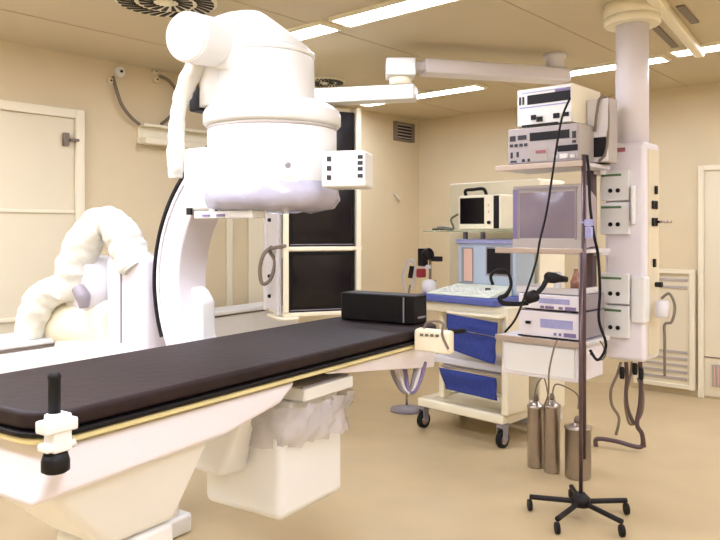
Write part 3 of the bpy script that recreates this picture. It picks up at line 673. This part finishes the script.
m = MB(ROOM); m.box(-2.12, -1.74, 3.78, 4.05, 1.181, 1.19); m.box(-2.12, -1.74, 3.775, 3.785, 1.181, 1.215); m.box(-2.12, -2.11, 3.785, 4.05, 1.19, 1.215); m.box(-1.75, -1.74, 3.785, 4.05, 1.19, 1.215)
m.build('pan', M_GREYW, t, bevel=.003)
o = MB(ROOM).lathe([(.02, 1.191), (.022, 1.2), (.022, 1.29), (.018, 1.30)], c=(-1.92, 3.90, 0), n=20).build('white_bottle', M_WHITE); tag(o, 'small white bottle standing on the pale tray', 'bottle')
o = MB(ROOM).lathe([(.03, 1.191), (.032, 1.25), (.026, 1.26), (.012, 1.30), (.012, 1.32)], c=(-1.80, 3.88, 0), n=20).build('brown_bottle', mat('amber glass', (150, 100, 80), .2)); tag(o, 'brownish bottle on right end of the pale tray', 'bottle')
# scope camera heads and black hose
q = [P(493, 285, 3.98), P(491, 276, 3.98), P(498, 270, 3.97), P(508, 273, 3.96), P(511, 285, 3.95), P(506, 295, 3.94), P(500, 298, 3.93), P(503, 303, 3.92), P(516, 304, 3.92), P(528, 303, 3.92)]
o = MB().tube(q, [.009]*5+[.013]*5, 12, wr=.08).build('black_hose', M_RUB)
tag(o, 'thick black hose curling at left end of the lower rack shelves', 'hose')
pz = P(531, 297, 3.90)
o = MB().lathe_ax([(.022, 0), (.032, .01), (.034, .06), (.022, .075)], P(525, 299, 3.9), P(540, 294, 3.9), 20).build('ultrasound_probe', M_DARK); tag(o, 'black probe head in front of the thin white unit', 'probe')
m = MB().tube([P(534, 296, 3.89), P(542, 288, 3.9), P(547, 279, 3.9)], .014, 12)
m.lathe_ax([(.022, 0), (.03, .01), (.03, .05), (.02, .09), (.016, .13)], P(546, 277, 3.92), P(562, 279, 3.95), 20)
o = m.build('camera_probe', M_DARK); tag(o, 'black camera probe with angled handle lying on the pale tray', 'probe')
# long cables in front of the rack
for pts, lb, r_ in (([(570, 98, 3.9), (562, 118, 3.88), (556, 150, 3.92), (552, 178, 3.95), (546, 215, 3.97), (540, 240, 3.97), (536, 262, 3.97), (527, 290, 3.86), (516, 318, 3.86), (505, 332, 3.9)], 'long thin black cable hanging across the purple grey monitor screen', .006),
                    ([(587, 155, 3.88), (589, 175, 3.88), (590, 205, 3.88), (594, 235, 3.88), (598, 255, 3.9), (600, 290, 3.9), (599, 320, 3.9), (606, 345, 3.95), (598, 360, 3.95), (590, 350, 3.95)], 'thick black cable running down right side of the rack to a loop', .008)):
    o = MB().tube([P(*p) for p in pts], r_).build('hanging_cable', M_RUB); tag(o, lb, 'cable')
pz = P(589, 225, 3.82)
m = MB(frame(-41.5, pz.x, pz.y, pz.z)); m.box(-.022, .022, -.012, .012, -.005, .03); m.box(-.018, .018, -.012, .012, -.07, -.01); m.box(-.05, .0, -.006, .006, .01, .018)
o = m.build('clip_bracket', M_LILAC, bevel=.003); tag(o, 'small lilac clip on the black cable at lower right of the purple grey monitor', 'clip')
o = MB().tube([P(600, 341, 3.97), P(606, 352, 4.0), P(601, 360, 4.0), P(590, 354, 3.97)], .004).build('thin_wire', M_CABLE); tag(o, 'thin wire curl just below the lowest shelf corner', 'cable')
o = MB().tube([P(557, 340, 3.86), P(553, 352, 3.86), P(549, 372, 3.9), P(548, 395, 3.95), P(542, 410, 4.3)], .005).build('thin_wire', M_CABLE); tag(o, 'thin wire hanging in front of the white drawer under the rack', 'cable')

# floor stand carrying the pole
pz = R(SV1+.02, SU0-.06); 
t = thing('rolling_stand', 'dark rolling pole stand on five feet in front of the rack', 'pole stand', (pz.x, pz.y, 0), 0)
MB().cyl((pz.x, pz.y, .10), (pz.x, pz.y, 1.42), .011, n=16).build('pole', M_BRONZE, t)
MB().lathe([(.05, .07), (.05, .11), (.02, .14)], c=(pz.x, pz.y, 0), n=20).build('hub', M_DARK, t)
for i in range(5):
    a = math.radians(-60+72*i); e = Vector((pz.x+.27*math.cos(a), pz.y+.27*math.sin(a), .075))
    l = MB().tube([(pz.x, pz.y, .09), tuple(e)], .014, 10).build('foot', M_DARK, t)
    MB().cyl((e.x-.01, e.y, .03), (e.x+.01, e.y, .03), .03, n=20).build('caster', M_RUB, l)

# stainless canisters on floor
def can(px, Y, r, h, label):
    x = (px-360)/F_PX*Y
    t = thing('steel_canister', label, 'canister', (x, Y, 0), 0, 'stainless steel canisters')
    MB().lathe([(r*.9, 0), (r, .01), (r, h*.9), (r*1.06, h*.905), (r*1.06, h*.93), (r*.9, h*.94), (r*.4, h*.98), (r*.4, h)], c=(x, Y, 0), n=32).build('body', M_STEEL, t)
    MB().lathe([(r*.28, h), (r*.34, h+.015), (r*.2, h+.04)], c=(x, Y, 0), n=16).build('cap', M_CABLE, t)
can(536, 4.72, .055, .43, 'leftmost tall steel canister on the floor beside the white cart')
can(552, 4.62, .052, .46, 'tall steel canister in the middle of the floor canisters')
can(578, 4.52, .08, .34, 'short wide steel canister behind the dark pole')
for a_, b_, lb in ((534, 548, 'thin brown tube bridging the two tall steel canisters'), (552, 578, 'thin brown tube arching from middle canister to the short wide one')):
    q = [P(a_, 402, 4.7), P(a_+3, 385, 4.7), P((a_+b_)/2+3, 378 if b_ < 560 else 388, 4.65), P(b_, 396, 4.6), P(b_, 409, 4.58)]
    o = MB().tube(q, .005).build('canister_tube', M_CABLE); tag(o, lb, 'tube', 'tubes between canisters')
# low bar on the floor under the hoses
o = MB().tube([P(596, 446, 5.16), P(597, 439, 5.16), P(615, 441, 5.1), P(640, 447, 5.02), P(643, 438, 5.02)], .016, 10).build('floor_bar', M_BRONZE); tag(o, 'bent dark metal bar standing low on the floor below the hoses', 'bar')

# ------------------------------------------------------------------ ultrasound cart
CF = frame(-46, .74, 5.39)
t = thing('ultrasound_cart', 'white wheeled ultrasound cart with keyboard deck and blue edging', 'medical cart', (.74, 5.39, 0), -46)
m = MB(CF); m.box(-.40, .40, -.02, .05, .17, .235); m.box(-.40, -.33, .05, .56, .17, .235); m.box(.33, .40, .05, .56, .17, .235); m.box(-.33, .33, .50, .56, .17, .235)
m.build('base_frame', M_CREAM, t, bevel=.012)
MB(CF).box(-.33, .33, .05, .50, .20, .22).build('base_shelf', M_CREAM, t, bevel=.004)
for x, y_ in ((-.37, .02), (.37, .02), (-.37, .53), (.37, .53)):
    c = MB(CF).cyl((x-.018, y_, .06), (x+.018, y_, .06), .06, n=28).build('caster', M_RUB, t)
    MB(CF).cyl((x-.022, y_, .06), (x+.022, y_, .06), .035, n=20).build('wheel_disc', M_CHROME, c)
    m = MB(CF); m.box(x-.03, x-.023, y_-.03, y_+.03, .05, .15); m.box(x+.023, x+.03, y_-.03, y_+.03, .05, .15); m.box(x-.03, x+.03, y_-.035, y_+.035, .145, .17); m.build('fork', M_GREY, c, bevel=.003)
m = MB(CF).box(.37, .43, .0, .27, .235, 1.0); m.build('right_post', M_CREAM, t, bevel=.01)
m = MB(CF).box(-.30, -.25, .12, .22, .235, 1.0); m.build('left_post', M_CREAM, t, bevel=.01)
MB(CF).box(.30, .37, .22, .26, .235, .92).build('rear_panel', M_CREAM, t, bevel=.006)
m = MB(CF).box(-.28, .37, .03, .45, .525, .58); m.build('middle_shelf', M_GREYW, t, bevel=.008)
m = MB(CF).box(-.33, .40, .0, .50, .92, 1.0); m.build('body', M_CREAM, t, bevel=.012)
m = MB(CF).box(-.36, .36, -.06, .42, 1.0, 1.055); m.build('blue_edge', M_EDGEB, t, bevel=.012)
m = MB(CF); vs = [(-.29, -.04, 1.056), (.30, -.04, 1.056), (.30, .24, 1.056), (-.20, .24, 1.056), (-.29, -.04, 1.066), (.30, -.04, 1.066), (.30, .24, 1.13), (-.20, .24, 1.13)]
m.add(vs, [(3,2,1,0), (4,5,6,7), (0,1,5,4), (1,2,6,5), (2,3,7,6), (3,0,4,7)]); m.build('keyboard', M_KEYS, t, bevel=.006)
m = MB(CF)
for r_ in range(4):
    for c_ in range(11): m.box(-.20+c_*.042, -.175+c_*.042, .0+r_*.045, .022+r_*.045, 1.06, 1.083+r_*.0105)
m.build('keys', M_WHITE, t)
m = MB(CF); m.lathe([(.02, 1.07), (.02, 1.115)], c=(.17, .12, 0), n=16); m.build('trackball', M_DARK, t)
m = MB(CF).box(-.21, .33, .25, .50, 1.055, 1.45); m.build('screen_housing', M_BLGREY, t, bevel=.012)
m = MB(CF).box(-.22, .34, .23, .52, 1.44, 1.475); m.build('housing_top', M_LILAC, t, bevel=.008)
MB(CF).box(.06, .30, .243, .25, 1.20, 1.42).build('screen_bezel', M_GREY, t, bevel=.003)
MB(CF).box(.075, .285, .24, .243, 1.215, 1.405).build('screen', M_DARK, t)
MB(CF).box(-.17, -.06, .243, .25, 1.14, 1.41).build('label_frame', M_GREY, t)
MB(CF).box(-.145, -.065, .24, .243, 1.15, 1.40).build('peach_label', M_PEACH, t)
for x in (-.13, -.06): MB(CF).lathe_ax([(.016, 0), (.013, .02)], (x, .25, 1.10), (x, 0, 1.10), 14).build('knob', M_DARK, t)
MB(CF).box(-.19, -.02, .24, .25, 1.122, 1.13).build('slot', M_DARK, t)
for x in (-.20, -.03, .30): MB(CF).box(x, x+.025, .30, .33, 1.475, 1.53).build('shelf_post', M_GREY, t)
m = MB(CF).box(-.50, .42, .16, .60, 1.531, 1.541); o = m.build('glass_shelf', M_GLASS, t, bevel=.002)
# rear white cabinet
BCv = frame(-46, .74, 5.39) 
tb = thing('white_cabinet', 'tall white equipment cabinet standing behind the ultrasound cart', 'cabinet', CF @ Vector((-.18, .85, 0)), -46)
MB(CF).box(-.64, .27, .66, 1.05, .10, 1.95).build('body', M_CREAM, tb, bevel=.02)
MB(CF).box(-.62, .25, .70, 1.03, 0, .10).build('plinth', M_GREYW, tb)
MB(CF).box(-.645, -.64, .70, .76, 1.72, 1.82).build('side_catch', M_DARK, tb)
MB(CF).lathe_ax([(.016, 0), (.016, .01)], (.16, .66, 1.84), (.16, 0, 1.84), 14).build('lock', M_DARK, tb)
# small white monitor on the glass shelf
fr = CF @ Matrix.Translation((-.17, .20, 1.542))
t2 = thing('small_white_monitor', 'small white monitor with black screen and carrying handle on the glass shelf', 'monitor', fr.translation, -46)
MB(fr).box(0, .40, .0, .28, 0.004, .27).build('casing', M_CREAM, t2, bevel=.015)
MB(fr).box(.02, .25, -.003, .0, .05, .25).build('screen', M_SCREEN, t2, bevel=.002)
m = MB(fr); m.lathe_ax([(.014, 0), (.012, .015)], (.295, 0, .06), (.295, -1, .06), 14); m.build('knob', M_DARK, t2)
for z in (.19, .14): MB(fr).box(.284, .296, -.004, 0, z-.01, z+.01).build('key', M_PEACH, t2)
MB(fr).tube([(.04, .05, .265), (.05, .03, .31), (.12, .03, .315), (.22, .03, .315), (.235, .05, .265)], .013, 10).build('handle', M_RUB, t2)
MB(fr).box(.335, .385, -.003, .0, .015, .26).build('dark_slot', M_DARK, t2, bevel=.002)
# stethoscope-like tangle on glass shelf
o = MB(CF).tube([(-.46, .24, 1.551), (-.38, .20, 1.553), (-.28, .24, 1.555), (-.34, .30, 1.562), (-.42, .26, 1.57), (-.30, .19, 1.555), (-.24, .23, 1.555), (-.28, .25, 1.63), (-.22, .26, 1.67)], .009).build('probe_lead', mat('dull green rubber', (96, 100, 78), .5)); tag(o, 'tangled dull green lead lying at left end of the glass shelf', 'cable')
# probe holder left side
t3 = thing('probe_holder', 'dark probe holder with red part on a thin post at left of cart', 'probe holder', CF @ Vector((-.36, .1, 1.05)), -46)
MB(CF).cyl((-.37, .10, 1.056), (-.37, .10, 1.36), .011, n=12).build('post', M_CABLE, t3)
m = MB(CF); m.lathe_ax([(.03, 0), (.045, .01), (.045, .07), (.03, .08)], (-.40, .06, 1.34), (-.30, .06, 1.38), 20); m.box(-.45, -.39, .04, .10, 1.26, 1.40); m.box(-.33, -.24, .06, .10, 1.30, 1.34); m.build('holder', M_DARK, t3, bevel=.006)
MB(CF).box(-.46, -.40, .03, .09, 1.17, 1.24).build('red_part', M_RED, t3, bevel=.01)
MB(CF).box(-.44, -.36, .07, .11, 1.24, 1.27).build('arm', M_GREYW, t3); MB(CF).box(-.40, -.33, .08, .12, 1.13, 1.15).build('lower_arm', M_DARK, t3)
# round clear cup on deck left
o = MB(CF).lathe([(.04, 1.057), (.055, 1.07), (.06, 1.12), (.045, 1.15), (.02, 1.16)], c=(-.32, .03, 0), n=24).build('gel_bottle', M_GREYW); tag(o, 'round grey bottle on the left corner of the cart deck', 'bottle')
# curved silver thing behind black box
t4 = thing('drip_stand', 'thin silver stand with oval loop behind the black case', 'stand', (.36, 6.2, 0), 0)
q = [P(405, 290, 6.2), P(403, 276, 6.2), P(408, 262, 6.2), P(414, 262, 6.2), P(415, 275, 6.2), P(411, 290, 6.2)]
MB().tube(q, .012).build('loop', M_GREYW, t4)
MB().tube([(P(410, 285, 6.2))-Vector((0, 0, .0)), (.40, 6.2, .8), (.40, 6.2, .05)], .010).build('rod', M_CHROME, t4)
MB().lathe([(.14, 0), (.14, .02), (.02, .05)], c=(.40, 6.2, 0), n=24).build('foot', M_GREY, t4)
MB().tube([P(412, 266, 6.18), P(410, 278, 6.18)], .02).build('clip', M_DARK, t4)

# blue cloths
def cloth(fr, pts, label, sag=.01, seed=0, name='blue_cloth'):
    # grid between 4 corners (x,y,z local), thickness by solidify
    n = 16; a, b, c, d_ = [Vector(p) for p in pts]; vs = []; fs = []
    for i in range(n+1):
        for j in range(n+1):
            x = i/n; y_ = j/n; p = a*(1-x)*(1-y_)+b*x*(1-y_)+c*x*y_+d_*(1-x)*y_
            p = p+Vector((0, -1, 0))*(sag*noise.noise(Vector((x*3+seed, y_*2, 0)))*2)
            vs.append(p)
    for i in range(n):
        for j in range(n): fs.append((i*(n+1)+j, (i+1)*(n+1)+j, (i+1)*(n+1)+j+1, i*(n+1)+j+1))
    o = MB(fr).add(vs, fs, True).build(name, M_BLUE)
    md = o.modifiers.new('s', 'SOLIDIFY'); md.thickness = .008
    tag(o, label, 'cloth', 'blue cloths on the cart'); return o
cloth(CF, [(-.05, -.085, .925), (.40, -.085, .90), (.40, -.085, .80), (-.05, -.085, .82)], 'folded blue cloth band just below the cart deck', .006, 1)
cloth(CF, [(-.05, -.065, .82), (.38, -.065, .79), (.36, -.06, .60), (-.05, -.06, .66)], 'large blue cloth draped on the front of the cart', .008, 2)
cloth(CF, [(-.16, -.035, .505), (.36, -.04, .50), (.36, -.03, .34), (-.10, -.03, .35)], 'lowest blue cloth hanging under the middle shelf of the cart', .006, 5)
MB(CF).box(-.16, .38, -.025, .05, .51, .52).build('cloth_bar', M_CHROME, t)
MB(CF).box(-.06, .41, -.075, .0, .925, .945).build('towel_bar', M_CREAM, t, bevel=.004)
